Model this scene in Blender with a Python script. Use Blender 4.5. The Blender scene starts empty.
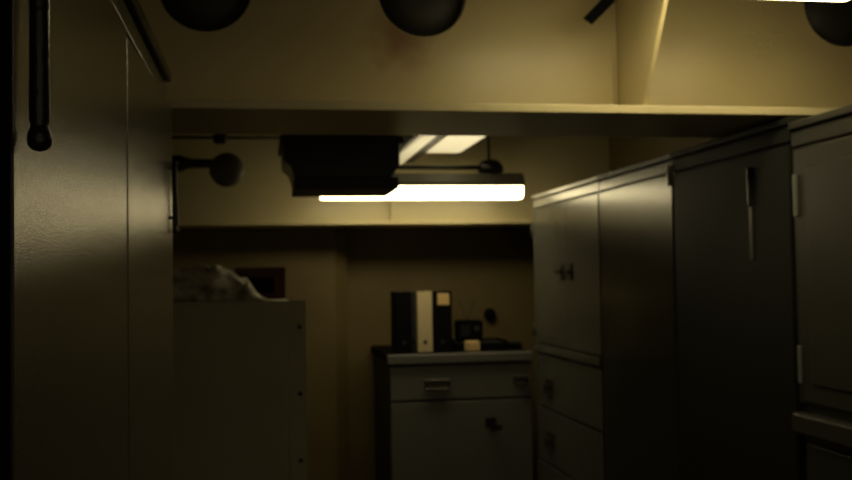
import bpy, bmesh, math, random
from mathutils import Vector, Matrix, noise
from math import radians, sin, cos, pi

# ---------------------------------------------------------------- camera
S = bpy.context.scene
COL = S.collection
EYE = Vector((0.0, 0.0, 1.45))
YAW, PITCH, ROLL = radians(9.34), radians(2.08), radians(0.9)
cd = bpy.data.cameras.new('camera')
cam = bpy.data.objects.new('camera', cd); COL.objects.link(cam)
f = Vector((sin(YAW)*cos(PITCH), cos(YAW)*cos(PITCH), sin(PITCH)))
r = Vector((cos(YAW), -sin(YAW), 0)); u = r.cross(f)
r2 = r*cos(ROLL) - u*sin(ROLL); u2 = u*cos(ROLL) + r*sin(ROLL)
cam.matrix_world = Matrix(((r2.x, u2.x, -f.x, EYE.x), (r2.y, u2.y, -f.y, EYE.y), (r2.z, u2.z, -f.z, EYE.z), (0, 0, 0, 1)))
cd.sensor_width = 36; cd.lens = 1000*36/852
cd.clip_start = 0.02; cd.clip_end = 50
cd.dof.use_dof = True; cd.dof.focus_distance = 1.0; cd.dof.aperture_fstop = 9.0
S.camera = cam

# ---------------------------------------------------------------- world, lamps, exposure
w = bpy.data.worlds.new('world'); S.world = w; w.use_nodes = True
w.node_tree.nodes['Background'].inputs[0].default_value = (1.0, 0.80, 0.50, 1)
w.node_tree.nodes['Background'].inputs[1].default_value = 0.18     # added dim warm fill, entering through the open side behind the camera
S.view_settings.view_transform = 'Standard'; S.view_settings.look = 'None'
S.view_settings.exposure = 0.0; S.view_settings.gamma = 1.0
S.view_settings.use_curve_mapping = False
LAMP_COLOUR = (1.0, 0.84, 0.47)
LAMP_MAIN, LAMP_CEILING, LAMP_SLIM, LAMP_NEAR = 8.5, 0.80, 0.50, 10.5

# ---------------------------------------------------------------- materials
def mat(name, col, rough=0.5, metal=0.0, coat=0.0, coat_rough=0.1, bump=0.0, bscale=40, var=0.12, vscale=3.0, spec=0.5, grime=None):
    m = bpy.data.materials.new(name); m.use_nodes = True
    nt = m.node_tree; b = nt.nodes['Principled BSDF']
    tc = nt.nodes.new('ShaderNodeTexCoord')
    n = nt.nodes.new('ShaderNodeTexNoise'); n.inputs['Scale'].default_value = vscale; n.inputs['Detail'].default_value = 5
    nt.links.new(tc.outputs['Object'], n.inputs['Vector'])
    cr = nt.nodes.new('ShaderNodeValToRGB')
    cr.color_ramp.elements[0].position = 0.3; cr.color_ramp.elements[1].position = 0.7
    cr.color_ramp.elements[0].color = tuple(c*(1-var) for c in col) + (1,)
    cr.color_ramp.elements[1].color = tuple(min(1, c*(1+var)) for c in col) + (1,)
    nt.links.new(n.outputs['Fac'], cr.inputs[0])
    out = cr.outputs[0]
    if grime:   # (x, y, z, radius, colour): a stain with a place of its own
        gx, gy, gz, gr, gc = grime
        mp = nt.nodes.new('ShaderNodeVectorMath'); mp.operation = 'DISTANCE'; mp.inputs[1].default_value = (gx, gy, gz)
        nt.links.new(tc.outputs['Object'], mp.inputs[0])
        n3 = nt.nodes.new('ShaderNodeTexNoise'); n3.inputs['Scale'].default_value = 18
        nt.links.new(tc.outputs['Object'], n3.inputs['Vector'])
        ad = nt.nodes.new('ShaderNodeMath'); ad.operation = 'MULTIPLY_ADD'; ad.inputs[1].default_value = 0.12
        nt.links.new(n3.outputs['Fac'], ad.inputs[0]); nt.links.new(mp.outputs['Value'], ad.inputs[2])
        mr = nt.nodes.new('ShaderNodeMapRange'); mr.inputs['From Min'].default_value = gr+0.06; mr.inputs['From Max'].default_value = 0.05
        mr.inputs['To Min'].default_value = 0; mr.inputs['To Max'].default_value = 0.75
        nt.links.new(ad.outputs[0], mr.inputs['Value'])
        mx = nt.nodes.new('ShaderNodeMix'); mx.data_type = 'RGBA'
        nt.links.new(mr.outputs['Result'], mx.inputs['Factor']); nt.links.new(out, mx.inputs['A']); mx.inputs['B'].default_value = gc + (1,)
        out = mx.outputs['Result']
    nt.links.new(out, b.inputs['Base Color'])
    b.inputs['Roughness'].default_value = rough; b.inputs['Metallic'].default_value = metal
    b.inputs['Specular IOR Level'].default_value = spec
    b.inputs['Coat Weight'].default_value = coat; b.inputs['Coat Roughness'].default_value = coat_rough
    if bump:
        n2 = nt.nodes.new('ShaderNodeTexNoise'); n2.inputs['Scale'].default_value = bscale; n2.inputs['Detail'].default_value = 3
        nt.links.new(tc.outputs['Object'], n2.inputs['Vector'])
        bp = nt.nodes.new('ShaderNodeBump'); bp.inputs['Strength'].default_value = bump; bp.inputs['Distance'].default_value = 0.002
        nt.links.new(n2.outputs['Fac'], bp.inputs['Height']); nt.links.new(bp.outputs[0], b.inputs['Normal']); nt.links.new(bp.outputs[0], b.inputs['Coat Normal'])
    return m

def glow(name, strength, col=LAMP_COLOUR):
    m = mat(name, (0.45, 0.43, 0.38), 0.4)
    b = m.node_tree.nodes['Principled BSDF']
    b.inputs['Emission Color'].default_value = col + (1,); b.inputs['Emission Strength'].default_value = strength
    return m

M = {
 'cream':   mat('cream_paint', (0.62, 0.54, 0.31), 0.32, bump=0.25, bscale=30, var=0.06),
 'web':     mat('cream_beam_paint', (0.60, 0.51, 0.27), 0.36, bump=0.25, bscale=25, var=0.06, grime=(-0.18, 0.0, 0.26, 0.13, (0.20, 0.05, 0.02))),
 'wall':    mat('yellow_wall_paint', (0.165, 0.122, 0.046), 0.6, bump=0.2, bscale=20, var=0.10),
 'locker':  mat('grey_locker_enamel', (0.085, 0.085, 0.072), 0.27, bump=0.12, bscale=120, var=0.05),
 'locker_l':mat('grey_brown_locker_enamel', (0.095, 0.088, 0.066), 0.19, spec=0.5, coat=0.5, coat_rough=0.12, bump=0.28, bscale=420, var=0.05),
 'locker_n':mat('darker_grey_locker_enamel', (0.05, 0.049, 0.04), 0.35, bump=0.12, bscale=120, var=0.05, spec=0.35),
 'green':   mat('dark_green_grey_enamel', (0.026, 0.026, 0.019), 0.27, spec=0.2, coat=0.15, coat_rough=0.14, bump=0.12, bscale=90, var=0.08),
 'dullgreen': mat('matt_dark_green_enamel', (0.018, 0.019, 0.014), 0.6, bump=0.12, bscale=90, var=0.08, spec=0.12),
 'short':   mat('olive_grey_enamel', (0.74, 0.73, 0.50), 0.6, bump=0.2, bscale=60, var=0.06),
 'drawer':  mat('pale_grey_enamel', (0.20, 0.20, 0.185), 0.45, bump=0.2, bscale=60, var=0.05),
 'pale': mat('lit_top_grey_enamel', (0.34, 0.33, 0.29), 0.3, bump=0.2, bscale=60, var=0.05),  # far locker's lamplit top, brightness put into a paler grey
 'bright': mat('bright_cream_paint', (0.78, 0.70, 0.42), 0.35, bump=0.25, bscale=30, var=0.06),
 'black':   mat('black_plastic', (0.005, 0.005, 0.005), 0.7, var=0.2, spec=0.06),
 'blackmetal': mat('black_painted_metal', (0.012, 0.011, 0.010), 0.3, bump=0.5, bscale=120, var=0.3),
 'darkgrey':mat('dark_grey_metal', (0.03, 0.03, 0.026), 0.55, var=0.15),
 'steel':   mat('worn_steel', (0.30, 0.28, 0.24), 0.35, metal=0.7, bump=0.2, bscale=60),
 'dullbrass': mat('dull_brass', (0.04, 0.034, 0.022), 0.4, metal=0.3),
 'housing': mat('lamp_housing_enamel', (0.16, 0.15, 0.12), 0.5),
 'ivory':   mat('ivory_card', (0.62, 0.52, 0.31), 0.6, var=0.05),
 'label':   mat('tan_label_paper', (0.70, 0.50, 0.22), 0.7, var=0.05),
 'red':     mat('dark_red_card', (0.07, 0.012, 0.007), 0.6, var=0.15),
 'floor':   mat('dark_deck_paint', (0.03, 0.027, 0.02), 0.5, bump=0.3, bscale=15, var=0.2),
 'main_glow': glow('main_lamp_diffuser', LAMP_MAIN),
 'ceil_glow': glow('ceiling_lamp_diffuser', LAMP_CEILING),
 'slim_glow': glow('slim_lamp_tube', LAMP_SLIM),
 'near_glow': glow('near_lamp_diffuser', LAMP_NEAR),
}
# pale patterned cloth
cm = mat('pale_cloth', (0.80, 0.71, 0.47), 0.9, var=0.75, vscale=16, bump=0.4, bscale=90); M['cloth'] = cm

# ---------------------------------------------------------------- mesh helpers
class MB:
    def __init__(s): s.b = bmesh.new()
    def box(s, x0, x1, y0, y1, z0, z1):
        vs = [s.b.verts.new(p) for p in ((x0,y0,z0),(x1,y0,z0),(x1,y1,z0),(x0,y1,z0),(x0,y0,z1),(x1,y0,z1),(x1,y1,z1),(x0,y1,z1))]
        for q in ((0,3,2,1),(4,5,6,7),(0,1,5,4),(1,2,6,5),(2,3,7,6),(3,0,4,7)): s.b.faces.new([vs[i] for i in q])
        return s
    def lathe(s, profile, p0, p1, n=24):
        """revolve (t along p0->p1 in metres, radius) about the axis p0->p1"""
        p0 = Vector(p0); ax = (Vector(p1)-p0).normalized()
        a = ax.orthogonal().normalized(); b = ax.cross(a)
        rings = []
        for t, rr in profile:
            rings.append([s.b.verts.new(p0+ax*t+(a*cos(2*pi*i/n)+b*sin(2*pi*i/n))*max(rr, 1e-4)) for i in range(n)])
        for A, B in zip(rings, rings[1:]):
            for i in range(n): s.b.faces.new((A[i], A[(i+1)%n], B[(i+1)%n], B[i]))
        s.b.faces.new(rings[0][::-1]); s.b.faces.new(rings[-1])
        return s
    def cyl(s, p0, p1, rad, n=20):
        L = (Vector(p1)-Vector(p0)).length
        return s.lathe([(0, rad), (L, rad)], p0, p1, n)
    def prism(s, pts, axis, a, b):
        """extrude a closed 2D outline along axis (0,1,2) from a to b"""
        def P(q, t):
            v = [0, 0, 0]; k = [i for i in range(3) if i != axis]
            v[k[0]], v[k[1]], v[axis] = q[0], q[1], t
            return v
        A = [s.b.verts.new(P(q, a)) for q in pts]; B = [s.b.verts.new(P(q, b)) for q in pts]
        n = len(pts)
        s.b.faces.new(A); s.b.faces.new(B[::-1])
        for i in range(n): s.b.faces.new((A[i], A[(i+1)%n], B[(i+1)%n], B[i]))
        return s
    def build(s, name, m, parent=None, bevel=0.0, smooth=False, origin=None):
        bmesh.ops.recalc_face_normals(s.b, faces=s.b.faces)
        me = bpy.data.meshes.new(name)
        if parent is not None:
            s.b.transform(parent_inv(parent))
        s.b.to_mesh(me); s.b.free()
        me.materials.append(m)
        o = bpy.data.objects.new(name, me); COL.objects.link(o)
        if parent is not None: o.parent = parent
        if smooth:
            for p in me.polygons: p.use_smooth = True
        if bevel:
            md = o.modifiers.new('bevel', 'BEVEL'); md.width = bevel; md.segments = 2; md.limit_method = 'ANGLE'; md.angle_limit = radians(35)
        return o

def world_loc(o):
    v = Vector(o.location)
    return v + world_loc(o.parent) if o.parent else v
def parent_inv(p): return Matrix.Translation(-world_loc(p))

def thing(name, label, cat, loc, group=None):
    o = bpy.data.objects.new(name, None); COL.objects.link(o)
    o.empty_display_size = 0.1
    o.location = loc; o['label'] = label; o['category'] = cat
    if group: o['group'] = group
    return o
def tag(o, label, cat, group=None):
    o['label'] = label; o['category'] = cat
    if group: o['group'] = group
    return o
def struct(mb, name, m):
    o = mb.build(name, m); o['kind'] = 'structure'; return o

# ---------------------------------------------------------------- the room
XL, XR, YB, YF, ZC = -0.86, 2.08, -1.6, 6.32, 2.62
struct(MB().box(XL-0.1, XR+0.1, YB-0.1, YF+0.1, -0.1, 0), 'floor', M['floor'])
struct(MB().box(XL-0.1, XR+0.1, YB-0.1, YF+0.1, ZC, ZC+0.1), 'ceiling', M['wall'])
struct(MB().box(XL-0.1, XL, YB, YF, 0, ZC), 'wall_left', M['wall'])
struct(MB().box(XR, XR+0.1, YB, YF, 0, ZC), 'wall_right', M['wall'])
struct(MB().box(XL, XR, YF, YF+0.1, 0, ZC), 'wall_back', M['wall'])
# the back wall steps forward on its left half
struct(MB().prism([(XL, YF), (XL, 6.12), (0.44, 6.12), (0.52, 6.2), (0.52, YF)], 2, 0, 1.75), 'trim_1', M['wall'])

# front beam: web with round lightening holes, flange, tripping bracket
bm_front = thing('ceiling_beam', 'near cream steel ceiling beam with round holes through its web, above the dark passage', 'beam', (0.6, 2.95, 1.91))
holes = [(-0.155, 2.306), (0.487, 2.306), (1.866, 2.306)]
mb = MB()
def web_mesh(mb, x0, x1, z0, z1, y, t, holes, rad):
    """a plate in the x-z plane with round holes cut through it"""
    b = mb.b; n = 48
    # split the plate in columns: one square cell per hole, plain boxes between
    hs = sorted(holes); xs = [x0]
    for hx, hz in hs: xs += [hx-rad*1.25, hx+rad*1.25]
    xs.append(x1)
    for k in range(0, len(xs), 2):
        if xs[k+1]-xs[k] > 1e-3: mb.box(xs[k], xs[k+1], y, y+t, z0, z1)
    for hx, hz in hs:
        a0, a1 = hx-rad*1.25, min(hx+rad*1.25, x1)
        def ring(yy, k):
            out = []
            for i in range(n):
                a = 2*pi*i/n; out.append((hx+rad*k*cos(a), yy, hz+rad*k*sin(a)))
            return out
        def border(yy):
            out = []
            for i in range(n):
                a = 2*pi*i/n; dx, dz = cos(a), sin(a)
                tx = (a1-hx)/dx if dx > 1e-9 else ((a0-hx)/dx if dx < -1e-9 else 1e9)
                tz = (z1-hz)/dz if dz > 1e-9 else ((z0-hz)/dz if dz < -1e-9 else 1e9)
                tt = min(tx, tz); out.append((hx+dx*tt, yy, hz+dz*tt))
            return out
        R0 = [b.verts.new(p) for p in ring(y, 1)]; B0 = [b.verts.new(p) for p in border(y)]
        R1 = [b.verts.new(p) for p in ring(y+t, 1)]; B1 = [b.verts.new(p) for p in border(y+t)]
        for i in range(n):
            j = (i+1) % n
            b.faces.new((B0[i], B0[j], R0[j], R0[i])); b.faces.new((R1[i], R1[j], B1[j], B1[i])); b.faces.new((R0[i], R0[j], R1[j], R1[i]))
        # square corners
        for cx, cz in ((a0, z0), (a0, z1), (a1, z0), (a1, z1)):
            for yy, B in ((y, B0), (y+t, B1)):
                on_x = [v for v in B if abs(v.co.x-cx) < 1e-5]; on_z = [v for v in B if abs(v.co.z-cz) < 1e-5]
                if not on_x or not on_z: continue
                vx = min(on_x, key=lambda v: abs(v.co.z-cz)); vz = min(on_z, key=lambda v: abs(v.co.x-cx))
                if vx is vz: continue
                c = b.verts.new((cx, yy, cz)); b.faces.new((vx, c, vz))
web_mesh(mb, XL+0.002, XR-0.002, 1.93, ZC, 2.95, 0.012, holes, 0.135)
mb.build('web', M['web'], bm_front)
mb = MB()
for hx, hz in holes:   # thin rolled collar round each hole
    n = 40; b = mb.b
    prof = [(0.135, 2.949), (0.1375, 2.949), (0.1375, 2.951), (0.135, 2.951)]
    rings = [[b.verts.new((hx+rr*cos(2*pi*i/n), yy, hz+rr*sin(2*pi*i/n))) for i in range(n)] for rr, yy in prof]
    for k in range(4):
        A, B = rings[k], rings[(k+1) % 4]
        for i in range(n): b.faces.new((A[i], A[(i+1)%n], B[(i+1)%n], B[i]))
mb.build('hole_rim', M['cream'], bm_front)
for hx, hz in holes:   # dark domed caps added in the holes, standing in for the unlit bay
    MB().lathe([(0, 0.03), (0.004, 0.07), (0.018, 0.105), (0.045, 0.128), (0.05, 0.1335), (0.30, 0.1335)], (hx, 2.955, hz), (hx, 4, hz), 40).build('dark_hole_cap', M['darkgrey'], bm_front, smooth=True)
MB().box(XL+0.002, XR-0.002, 2.72, 3.20, 1.908, 1.932).build('flange', M['cream'], bm_front, bevel=0.003)
# bracket plate: narrow foot on the flange, wider up to the ceiling
MB().prism([(2.95, 1.932), (2.735, 1.932), (2.72, 1.96), (2.555, 2.22), (2.53, ZC), (2.95, ZC)], 0, 1.094, 1.106).build('bracket', M['web'], bm_front)
MB().cyl((1.088, 2.945, 1.932), (1.088, 2.945, ZC), 0.006, 10).build('weld_bead', M['cream'], bm_front, smooth=True)

# rear beam
bm_rear = thing('ceiling_beam', 'far cream ceiling beam right behind the glowing tube lamp', 'beam', (0.6, 5.75, 1.75))
MB().box(XL+0.002, XR-0.002, 5.76, 5.775, 1.77, ZC).build('web', M['cream'], bm_rear)
MB().box(XL+0.002, XR-0.002, 5.70, 6.10, 1.752, 1.776).build('flange', M['cream'], bm_rear, bevel=0.003)
MB().box(0.74, 0.752, 5.715, 5.76, 1.776, 2.3).build('bracket', M['cream'], bm_rear)

# ---------------------------------------------------------------- left locker
def bar_handle(parent, x, y, z0, z1, rad, side):
    """vertical bar with ball ends, on two stand-offs; side = +1 when the door faces +x"""
    h = MB()
    L = z1-z0; rb = rad*1.22
    h.lathe([(0, 0.001), (rb*0.15, rb*0.6), (rb*0.5, rb*0.92), (rb, rb), (rb*1.5, rb*0.94), (rb*1.95, rad*0.9), (rb*2.2, rad*0.88), (rb*2.5, rad),
             (L-rb*2.5, rad), (L-rb*2.2, rad*0.72), (L-rb*1.95, rad*0.7), (L-rb*1.5, rb*0.9), (L-rb, rb), (L-rb*0.5, rb*0.92), (L-rb*0.15, rb*0.6), (L, 0.001)],
            (x, y, z0), (x, y, z1), 28)
    o = h.build('handle', M['blackmetal'], parent, smooth=True)
    return o

ll = thing('metal_locker', 'tall glossy grey-brown double-door locker filling the left edge of the view', 'locker', (-0.54, 1.72, 0))
MB().box(-0.84, -0.2205, 0.9375, 0.9442, 0.0, 1.88).build('side_shade', M['black'], ll)  # black sheet, shade of the unlit locker side put into colour
MB().box(-0.84, -0.238, 0.946, 2.50, 0.0, 1.93).build('body', M['locker_l'], ll, bevel=0.003)
for y0, y1, hy in ((0.945, 1.716, 0.975), (1.775, 2.497, 2.455)):
    xa, xb = (-0.22, -0.22) if hy < 1.5 else (-0.226, -0.213)      # the far door stands very slightly open
    d = MB().prism([(-0.2375, y0), (xa, y0), (xb, y1), (-0.2375, y1)], 2, 0.08, 1.875).build('door', M['locker_l'], ll, bevel=0.004)
    near = hy < 1.5
    bar_handle(d, -0.2035, hy, 1.572 if near else 1.56, 1.90 if near else 1.738, 0.0095 if near else 0.007, 1)
    for z in ((1.80, 1.86) if near else (1.60, 1.72)): MB().cyl((-0.223, hy, z), (-0.209, hy, z), 0.005, 12).build('standoff', M['blackmetal'], d)
    for z in (0.35, 0.9):
        yy = y1-0.004 if hy < 1.5 else y0+0.004
        MB().cyl((-0.2165, yy, z-0.04), (-0.2165, yy, z+0.04), 0.005, 12).build('hinge', M['locker_l'], d, smooth=True)
MB().box(-0.245, -0.2372, 1.70, 1.79, 0.08, 1.875).build('dark_gap_strip', M['black'], ll)  # black filler strip, the shade in the door gap put into colour
MB().box(-0.84, -0.226, 0.938, 2.503, 1.883, 1.925).build('top_rail', M['locker_l'], ll, bevel=0.004)
MB().box(-0.84, -0.215, 0.935, 2.505, 1.935, 1.96).build('top_panel', M['green'], ll, bevel=0.004)
MB().box(-0.84, -0.24, 0.95, 2.49, 1.92, 1.936).build('shadow_gap', M['black'], ll)

# ---------------------------------------------------------------- right lockers
FX = 1.52
def locker_shell(name, label, y0, y1, m, top):
    t = thing(name, label, 'locker', ((FX+2.06)/2, (y0+y1)/2, 0), 'grey lockers along the right side')
    MB().box(FX+0.018, 2.06, y0+0.002, y1-0.002, 0.0, top-0.02).build('body', m, t, bevel=0.003)
    m2 = M['pale'] if y0 > 4 else m  # far locker's top parts: lamplight put into a paler colour
    MB().box(FX-0.006, 2.06, y0+0.001, y1-0.001, top-0.022, top).build('top_panel', m2, t, bevel=0.004)
    MB().box(FX+0.003, FX+0.03, y0+0.002, y1-0.002, top-0.072, top-0.029).build('top_rail', m2, t, bevel=0.004)
    return t
def leaf_hinge(parent, y, z0, z1, m, proud=0.006):
    h = MB(); h.cyl((FX-proud+0.002, y, z0), (FX-proud+0.002, y, z1), 0.0075, 14)
    h.box(FX-0.002, FX+0.004, y-0.022, y+0.022, z0+0.004, z1-0.004)
    return h.build('hinge', m, parent, bevel=0.001)
def ring_pull(parent, y, z, w_=0.09, h_=0.05, x=FX):
    h = MB()
    h.box(x-0.004, x+0.001, y-w_/2-0.012, y+w_/2+0.012, z-0.006, z+h_/2+0.004)
    for s_ in (-1, 1): h.cyl((x-0.012, y+s_*w_/2, z+0.012), (x-0.012, y+s_*w_/2, z-h_/2), 0.005, 10)
    h.cyl((x-0.012, y-w_/2-0.005, z-h_/2), (x-0.012, y+w_/2+0.005, z-h_/2), 0.005, 10)
    h.cyl((x-0.012, y-w_/2-0.008, z+0.012), (x-0.012, y+w_/2+0.008, z+0.012), 0.006, 10)
    return h.build('handle', M['dullbrass'], parent)

# far one: double door over drawers
a = locker_shell('wardrobe_locker', 'far grey locker, latched double doors above drawers, beside the drawer cabinet', 4.37, 5.505, M['locker'], 1.898)
mid = 4.87
for (y0, y1, hy, ly) in ((4.378, mid-0.002, 4.385, mid-0.07), (mid+0.002, 5.497, 5.497, mid+0.07)):
    d = MB().box(FX, FX+0.018, y0, y1, 1.075, 1.818).build('door', M['locker'], a, bevel=0.004)
    for z in (1.14, 1.70) if hy > 5 else ():
        MB().cyl((FX-0.005, hy, z-0.035), (FX-0.005, hy, z+0.035), 0.008, 12).build('hinge', M['darkgrey'], d, smooth=True)
    l = MB()
    l.box(FX-0.006, FX+0.001, ly-0.022, ly+0.022, 1.42, 1.505)
    l.box(FX-0.026, FX-0.006, ly-0.008, ly+0.008, 1.452, 1.475)
    l.box(FX-0.032, FX-0.024, ly-0.045, ly+0.045, 1.455, 1.472)
    l.build('latch', M['blackmetal'], d, bevel=0.002)
lb = MB()
lb.box(FX-0.012, FX+0.02, 4.374, 5.501, 1.024, 1.066)
lb.build('ledge', M['locker'], a, bevel=0.005)
for z0, z1 in ((0.728, 1.012), (0.432, 0.718), (0.13, 0.422)):
    d = MB().box(FX, FX+0.018, 4.378, 5.497, z0, z1).build('drawer', M['locker'], a, bevel=0.004)
    for y in (5.22,): ring_pull(d, y, (z0+z1)/2-0.02 if z0 < 0.7 else 0.84, 0.11, 0.09)
MB().box(FX+0.012, FX+0.03, 4.38, 5.49, 0.0, 0.12).build('plinth', M['darkgrey'], a)

# two tall plain lockers
b1 = locker_shell('tall_locker', 'dark green-grey locker with one plain tall door, next to the latched double-door locker', 3.535, 4.37, M['green'], 1.898)
d = MB().box(FX, FX+0.018, 3.543, 4.362, 0.10, 1.818).build('door', M['green'], b1, bevel=0.004)
for z0, z1 in ((1.775, 1.855), (0.3, 0.38)): leaf_hinge(d, 3.556, z0, z1, M['steel'])
b2 = locker_shell('tall_locker', 'darkest plain tall locker with an upright bar handle, under the near ceiling beam', 2.69, 3.535, M['dullgreen'], 1.898)
d = MB().box(FX, FX+0.018, 2.70, 3.527, 0.10, 1.818).build('door', M['dullgreen'], b2, bevel=0.004)
hd = MB(); hd.cyl((FX-0.006, 2.93, 1.655), (FX-0.006, 2.93, 1.775), 0.006, 16)
for z in (1.67, 1.762): hd.box(FX-0.011, FX+0.001, 2.924, 2.936, z-0.008, z+0.008)
hd.build('handle', M['green'], d, bevel=0.002)
MB().box(FX-0.004, FX+0.001, 2.922, 2.942, 1.485, 1.65).build('latch_plate', M['locker_n'], d, bevel=0.001)

# near one: hinged upper door, ledge, drawers below
c = locker_shell('wardrobe_locker', 'nearest right-hand grey locker with two hinges on its upper door', 1.55, 2.69, M['locker_n'], 1.88)
MB().box(FX+0.006, FX+0.02, 2.655, 2.686, 1.07, 1.80).build('door_jamb', M['locker_n'], c, bevel=0.002)
d = MB().box(FX-0.004, FX+0.018, 1.60, 2.648, 1.075, 1.80).build('door', M['locker_n'], c, bevel=0.006)
MB().box(FX-0.010, FX-0.003, 1.66, 2.59, 1.13, 1.745).build('raised_panel', M['locker_n'], d, bevel=0.004)
for z0, z1 in ((1.605, 1.725), (1.13, 1.235)): leaf_hinge(d, 2.652, z0, z1, M['drawer'], 0.010)
MB().box(FX-0.022, FX+0.02, 1.56, 2.686, 0.985, 1.045).build('ledge', M['locker_n'], c, bevel=0.008)
for z0, z1 in ((0.70, 0.96), (0.42, 0.69), (0.13, 0.41)):
    d = MB().box(FX, FX+0.018, 1.60, 2.648, z0, z1).build('drawer', M['locker_n'], c, bevel=0.004)
    ring_pull(d, 2.12, (z0+z1)/2, 0.11, 0.08)

# ---------------------------------------------------------------- drawer cabinet at the back
CY = 5.5
cab = thing('drawer_cabinet', 'pale grey drawer cabinet against the back wall carrying the binders', 'cabinet', (1.09, 5.9, 0))
MB().box(0.69, 1.497, CY+0.018, 6.30, 0.0, 0.975).build('body', M['darkgrey'], cab, bevel=0.003)  # dark body colour puts shade on the cabinet's left side
MB().box(0.676, 1.505, CY+0.03, 6.305, 0.975, 1.018).build('worktop', M['black'], cab, bevel=0.003)  # black, with the shade of the slab's left side put in
MB().box(0.680, 1.505, CY-0.012, CY+0.03, 0.965, 1.0175).build('worktop_edge', M['drawer'], cab, bevel=0.006)
d = MB().box(0.695, 1.495, CY, CY+0.018, 0.765, 0.95).build('drawer', M['drawer'], cab, bevel=0.004)
def pull_y(parent, x, z, w_, h_):
    h = MB()
    h.box(x-w_/2-0.008, x+w_/2+0.008, CY-0.014, CY+0.001, z+h_/2-0.002, z+h_/2+0.006)
    h.cyl((x-w_/2, CY-0.014, z-h_/2+0.004), (x+w_/2, CY-0.014, z-h_/2+0.004), 0.006, 10)
    for s_ in (-1, 1): h.cyl((x+s_*w_/2, CY-0.014, z-h_/2), (x+s_*w_/2, CY-0.014, z+h_/2), 0.005, 10)
    h.cyl((x-w_/2, CY-0.012, z+h_/2), (x+w_/2, CY-0.012, z+h_/2), 0.007, 10)
    return h.build('handle', M['dullbrass'], parent)
pull_y(d, 0.955, 0.845, 0.13, 0.05)
pull_y(d, 1.43, 0.855, 0.07, 0.04)
d = MB().box(0.695, 1.495, CY, CY+0.018, 0.10, 0.752).build('door', M['drawer'], cab, bevel=0.004)
l = MB()
l.box(1.225, 1.285, CY-0.005, CY+0.001, 0.60, 0.655); l.box(1.255, 1.315, CY-0.022, CY-0.014, 0.585, 0.615)
l.cyl((1.262, CY-0.02, 0.60), (1.262, CY, 0.60), 0.009, 12)
l.build('latch', M['blackmetal'], d, bevel=0.002)
MB().box(0.71, 1.49, CY+0.01, CY+0.03, 0.0, 0.09).build('plinth', M['darkgrey'], cab)

# binders standing on it
def binder(label, x0, x1, m, spine_label=None, y0=5.66, zt=0.345):
    z = 1.0185
    t = thing('ring_binder', label, 'binder', ((x0+x1)/2, y0+0.12, z), 'binders standing on the drawer cabinet')
    k = MB()
    k.box(x0, x0+0.004, y0, y0+0.24, z, z+zt); k.box(x1-0.004, x1, y0, y0+0.24, z, z+zt)
    k.box(x0, x1, y0, y0+0.004, z, z+zt)
    k.build('cover', m, t, bevel=0.0015)
    MB().box(x0+0.008, x1-0.008, y0+0.012, y0+0.225, z+0.006, z+zt-0.02).build('paper_block', M['ivory'], t)
    if spine_label:
        s0, s1, za, zb = spine_label
        MB().box(s0, s1, y0-0.0012, y0, za, zb).build('spine_label', M['label'], t)
    h = MB(); xm = (x0+x1)/2
    h.lathe([(0, 0.011), (0.003, 0.011), (0.003, 0.007), (0.0032, 0.007)], (xm, y0, z+0.055), (xm, y0-0.01, z+0.055), 16)
    h.build('finger_ring', M['black' if m is not M['black'] else 'darkgrey'], t)
binder('black binder, leftmost of the row on the drawer cabinet', 0.752, 0.842, M['black'])
binder('narrow dark grey binder squeezed between the black and the ivory one', 0.8435, 0.872, M['darkgrey'], y0=5.68)
binder('ivory binder in the middle of the row on the drawer cabinet', 0.874, 0.961, M['ivory'])
binder('black binder with a square tan label high on its spine', 0.9625, 1.076, M['black'], (0.992, 1.060, 1.285, 1.352))

# black tray, radio on it, paper cube, ink pad
TZ = 1.0185
t = thing('paper_tray', 'low black paper tray lying right of the binders', 'tray', (1.25, 5.84, TZ))
k = MB(); k.box(1.09, 1.42, 5.72, 5.98, TZ, TZ+0.006)
k.box(1.09, 1.096, 5.72, 5.98, TZ, TZ+0.058); k.box(1.414, 1.42, 5.72, 5.98, TZ, TZ+0.05); k.box(1.09, 1.42, 5.974, 5.98, TZ, TZ+0.05)
k.box(1.09, 1.42, 5.72, 5.726, TZ, TZ+0.04)
k.build('tray_body', M['black'], t, bevel=0.002)
MB().box(1.11, 1.40, 5.735, 5.96, TZ+0.0065, TZ+0.038).build('contents', M['darkgrey'], t)
t = thing('desk_radio', 'small black radio with two thin aerials standing in the paper tray', 'radio', (1.21, 5.86, TZ+0.0385))
z = TZ+0.0385
MB().prism([(1.148, z), (1.276, z), (1.288, z+0.035), (1.288, z+0.118), (1.276, z+0.13), (1.148, z+0.13), (1.136, z+0.118), (1.136, z+0.035)], 1, 5.80, 5.92).build('case', M['black'], t, bevel=0.003)
k = MB()
for q in range(5): k.box(1.15, 1.21, 5.797, 5.80, z+0.04+q*0.014, z+0.046+q*0.014)
k.build('grille', M['darkgrey'], t)
MB().cyl((1.25, 5.80, z+0.08), (1.25, 5.79, z+0.08), 0.016, 18).build('knob', M['darkgrey'], t)
for dx in (-0.05, 0.05):
    MB().cyl((1.215, 5.90, z+0.128), (1.215+dx, 5.90, z+0.25), 0.0025, 8).build('aerial', M['darkgrey'], t)
t = thing('note_cube', 'small tan note block in front of the black tray', 'note block', (1.195, 5.66, TZ))
MB().box(1.160, 1.230, 5.63, 5.70, TZ, TZ+0.052).build('paper_block', M['label'], t, bevel=0.002)
MB().box(1.156, 1.234, 5.70, 5.704, TZ, TZ+0.056).build('backing', M['ivory'], t)
t = thing('ink_pad', 'flat black case beside the right-hand locker, on the cabinet top', 'case', (1.465, 5.78, TZ))
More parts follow.
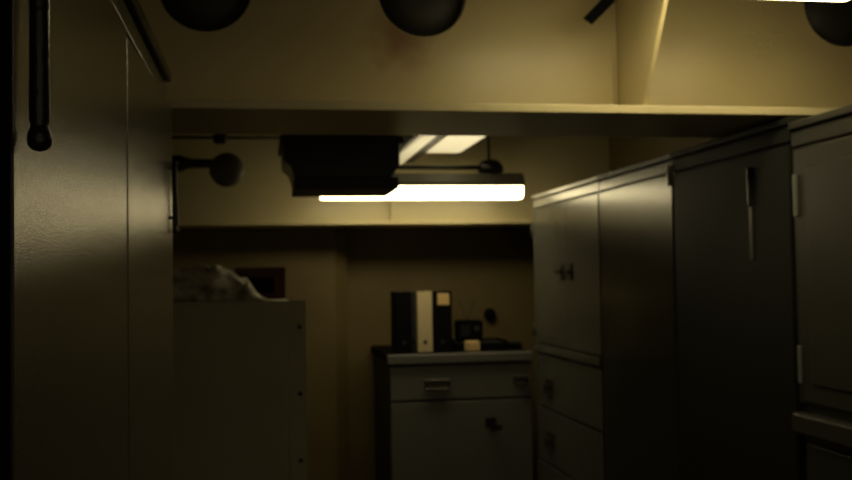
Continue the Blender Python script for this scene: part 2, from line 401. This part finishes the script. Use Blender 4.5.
MB().box(1.43, 1.508, 5.74, 5.86, TZ, TZ+0.026).build('base', M['black'], t, bevel=0.003)
MB().box(1.432, 1.506, 5.742, 5.858, TZ+0.0265, TZ+0.042).build('lid', M['darkgrey'], t, bevel=0.005)
# small round knob on the back wall
t = thing('wall_knob', 'round black knob fixed to the back wall above the cabinet', 'knob', (1.44, YF, 1.2))
MB().lathe([(0, 0.02), (0.02, 0.018), (0.03, 0.036), (0.042, 0.04), (0.052, 0.036), (0.056, 0.01)], (1.44, YF, 1.20), (1.44, YF-1, 1.20), 28).build('dial', M['black'], t, smooth=True)
MB().lathe([(0, 0.03), (0.006, 0.03), (0.008, 0.022)], (1.44, YF, 1.20), (1.44, YF-1, 1.20), 24).build('escutcheon', M['darkgrey'], t)

# ---------------------------------------------------------------- short cabinet at left back
sc = thing('steel_cabinet', 'chest-high plain olive-grey cabinet with a bolted corner strip, at left', 'cabinet', (-0.15, 4.75, 0))
MB().box(-0.46, 0.112, 4.50, 5.05, 0.0, 1.353).build('body', M['short'], sc, bevel=0.004)
MB().box(-0.45, 0.100, 4.492, 4.50, 0.03, 1.335).build('front_panel', M['short'], sc, bevel=0.003)
ca = MB().prism([(0.114, 4.515), (0.192, 4.515), (0.192, 4.521), (0.120, 4.521), (0.120, 4.60), (0.114, 4.60)], 2, 0.0, 1.352).build('corner_strip', M['short'], sc)
for z in (1.233, 0.936, 0.640, 0.344, 0.06):
    MB().lathe([(0, 0.010), (0.004, 0.010), (0.007, 0.006), (0.008, 0.002)], (0.163, 4.5151, z), (0.163, 3, z), 12).build('bolt', M['blackmetal'], ca)

# crumpled cloth bundle on it
cb = bmesh.new(); nu, nv = 120, 60
rng = random.Random(4)
grid = []
for j in range(nv+1):
    row = []
    for i in range(nu+1):
        a, v = i/nu, j/nv
        x = -0.455 + a*0.475; y = 4.505 + v*0.26
        prof = (1-max(0, (a-0.42)/0.58)**1.9)*0.15 if a > 0.42 else 0.15-0.015*((0.42-a)/0.42)**2
        cross = (sin(pi*min(1, max(0, v)))**0.45)
        nz = noise.noise(Vector((x*9, y*7, 1.3)))
        fold = abs(noise.noise(Vector((x*14+nz*1.2, y*5+x*8, 7.7))))
        zz = 1.354 + prof*cross*(0.92+0.28*nz) + 0.035*(0.35-fold)*cross
        row.append(cb.verts.new((x+0.02*nz*cross, y+0.02*noise.noise(Vector((x*11, 3, v*5))), max(1.3545, zz))))
    grid.append(row)
for j in range(nv):
    for i in range(nu): cb.faces.new((grid[j][i], grid[j][i+1], grid[j+1][i+1], grid[j+1][i]))
k = MB(); k.b.free(); k.b = cb
o = k.build('cloth_bundle', M['cloth'], smooth=True)
sm = o.modifiers.new('thickness', 'SOLIDIFY'); sm.thickness = 0.003; sm.offset = 1
tag(o, 'crumpled pale cloth heaped on the chest-high olive cabinet', 'cloth')
# dark red box behind the cloth
t = thing('storage_box', 'dark red box with a black panel, behind the cloth on the olive cabinet', 'box', (0.0, 4.87, 1.3535))
MB().box(-0.12, 0.110, 4.79, 4.98, 1.3535, 1.47).build('box_body', M['red'], t, bevel=0.003)
MB().box(-0.125, 0.112, 4.785, 4.985, 1.4705, 1.505).build('lid', M['red'], t, bevel=0.003)
MB().box(-0.07, 0.055, 4.787, 4.79, 1.385, 1.455).build('panel', M['black'], t)

# ---------------------------------------------------------------- ceiling duct box
dk = thing('air_duct', 'bulky black air duct box hanging left of the glowing tube lamp', 'duct', (0.34, 4.1, 1.8))
MB().prism([(0.09, ZC-0.002), (0.09, 1.92), (0.118, 1.895), (0.132, 1.853), (0.52, 1.853), (0.555, 1.90), (0.555, ZC-0.002)], 1, 4.0, 4.42).build('duct_body', M['blackmetal'], dk, bevel=0.004)
MB().box(0.132, 0.548, 3.985, 4.40, 1.806, 1.853).build('outlet_frame', M['darkgrey'], dk, bevel=0.004)
MB().box(0.075, 0.57, 3.985, 4.435, 1.99, 2.02).build('joint_flange', M['darkgrey'], dk, bevel=0.003)

# ---------------------------------------------------------------- lamps
def tube_lamp_x(name, label, x0, x1, y, z0, zd, zt, glow_m, d=0.13, hang=True, trough=False):
    t = thing(name, label, 'lamp', ((x0+x1)/2, y+d/2, z0))
    # wrap-round diffuser: rounded section
    zz = zd
    sec = [(y+0.004, zz), (y, zz-0.01), (y, z0+0.02), (y+0.012, z0+0.004), (y+0.03, z0), (y+d-0.03, z0), (y+d-0.012, z0+0.004), (y+d, z0+0.02), (y+d, zz-0.01), (y+d-0.004, zz)]
    MB().prism(sec, 0, x0, x1-0.012).build('diffuser', glow_m, t, bevel=0.003)
    MB().prism([(y-0.006, zd), (y+d+0.006, zd), (y+d+0.006, zd+0.02), (y+d-0.02, zt), (y+0.02, zt), (y-0.006, zd+0.02)], 0, x0-0.004, x1+0.004).build('housing', M['housing'], t, bevel=0.003)
    if trough:
        for ya, yb in ((y-0.012, y-0.005), (y+d+0.005, y+d+0.012)):
            MB().box(x0-0.004, x1+0.004, ya, yb, z0+0.03, zd+0.004).build('side_lip', M['housing'], t)
    else:   # the rear side of the reflector comes down behind the diffuser
        MB().prism([(y+d+0.004, zd+0.015), (y+d+0.004, zd-0.035), (y+d+0.009, zd-0.035), (y+d+0.009, zd+0.015)], 0, x0-0.004, x1+0.004).build('side_lip', M['housing'], t)
    for x in (x0-0.010, x1-0.0119+0.0002):
        MB().prism([(y+0.002, zd), (y+0.002, z0+0.02), (y+0.03, z0+0.002), (y+d-0.03, z0+0.002), (y+d-0.002, z0+0.02), (y+d-0.002, zd)], 0, x, x+0.009).build('end_cap', M['ivory'] if trough else glow_m, t)
    if hang:
        for x in (x0+0.18, x1-0.18):
            MB().cyl((x, y+d/2, zt-0.002), (x, y+d/2, ZC), 0.008, 12).build('hanger', M['darkgrey'], t, smooth=True)
    return t
L1 = tube_lamp_x('tube_lamp', 'brightest glowing tube lamp, hung crosswise before the far beam', 0.325, 1.42, 5.30, 1.869, 1.937, 2.008, M['main_glow'])
MB().lathe([(0, 0.05), (0.01, 0.068), (0.03, 0.074), (0.05, 0.065), (0.07, 0.05), (0.08, 0.02)], (1.247, 5.36, 2.008), (1.247, 5.36, 3), 20).build('junction_box', M['blackmetal'], L1, smooth=True)
MB().cyl((0.66, 5.33, 2.04), (1.19, 5.33, 2.04), 0.012, 14).build('conduit', M['darkgrey'], L1, smooth=True)
L3 = tube_lamp_x('tube_lamp', 'nearest glowing tube lamp, only a sliver at the top right edge', 0.70, 1.58, 2.36, 2.176, 2.225, 2.285, M['near_glow'], trough=True)

# lengthwise ceiling lamp and slim strip
t = thing('ceiling_lamp', 'broad glowing ceiling lamp running lengthwise, above the crosswise tube lamp', 'lamp', (1.0, 5.0, 2.13))
MB().box(0.90, 1.10, 4.50, 5.46, 2.135, 2.17).build('diffuser', M['ceil_glow'], t, bevel=0.008)
MB().box(0.885, 1.115, 4.48, 5.60, 2.17, 2.235).build('housing', M['housing'], t, bevel=0.005)
MB().box(0.90, 1.10, 5.465, 5.58, 2.14, 2.17).build('end_cap', M['ivory'], t, bevel=0.006)
for y in (4.7, 5.35): MB().cyl((1.0, y, 2.23), (1.0, y, ZC), 0.008, 12).build('hanger', M['darkgrey'], t, smooth=True)
t = thing('strip_light', 'slim dimmer strip light running lengthwise, beside the black air duct', 'lamp', (0.76, 5.0, 2.08))
MB().box(0.725, 0.79, 4.30, 5.60, 2.085, 2.105).build('diffuser', M['slim_glow'], t, bevel=0.006)
MB().box(0.71, 0.865, 4.28, 5.66, 2.105, 2.16).build('housing', M['darkgrey'], t, bevel=0.004)
for y in (4.6, 5.3): MB().cyl((0.79, y, 2.158), (0.79, y, ZC), 0.008, 12).build('hanger', M['darkgrey'], t, smooth=True)

# ---------------------------------------------------------------- pipes
t = thing('vent_valve', 'round dark disc valve on a short pipe, upper left before the far beam', 'valve', (XL, 5.2, 2.04))
MB().lathe([(0, 0.04), (0.03, 0.04), (0.03, 0.022), (0.30, 0.022), (0.30, 0.042), (0.46, 0.042), (0.50, 0.026), (0.66, 0.022)], (XL, 5.22, 2.045), (1, 5.22, 2.045), 20).build('pipe', M['blackmetal'], t, smooth=False)
MB().lathe([(0, 0.02), (0.01, 0.06), (0.03, 0.085), (0.05, 0.088), (0.07, 0.07), (0.085, 0.03)], (-0.172, 5.24, 2.01), (-0.172, 4.0, 2.01), 32).build('disc', M['housing'], t, smooth=True)
t = thing('ceiling_conduit', 'thin dark conduit with a small fitting, above the round disc valve', 'pipe', (XL, 5.3, 2.19))
MB().cyl((XL, 5.30, 2.19), (0.72, 5.30, 2.19), 0.009, 14).build('pipe', M['housing'], t, smooth=True)
MB().lathe([(0, 0.02), (0.01, 0.034), (0.06, 0.034), (0.07, 0.02)], (-0.245, 5.30, 2.19), (1, 5.30, 2.19), 16).build('fitting', M['darkgrey'], t)
# slanted strap hanging above, in front of the near beam
o = MB().prism([(0.94, 2.202), (0.967, 2.184), (1.085, 2.30), (1.085, ZC-0.001), (1.05, ZC-0.001), (1.05, 2.312)], 1, 2.80, 2.806)
o = o.build('strap', M['black'])
tag(o, 'dark slanted metal strap dipping into the top edge of the view', 'strap')
# cable pipe seen through the middle hole
t = thing('ceiling_pipe', 'grey pipe running behind the middle round hole of the near beam', 'pipe', (0.5, 3.5, 2.33))
MB().cyl((0.50, 3.27, 2.34), (0.50, 5.755, 2.34), 0.03, 18).build('pipe', M['darkgrey'], t, smooth=True)
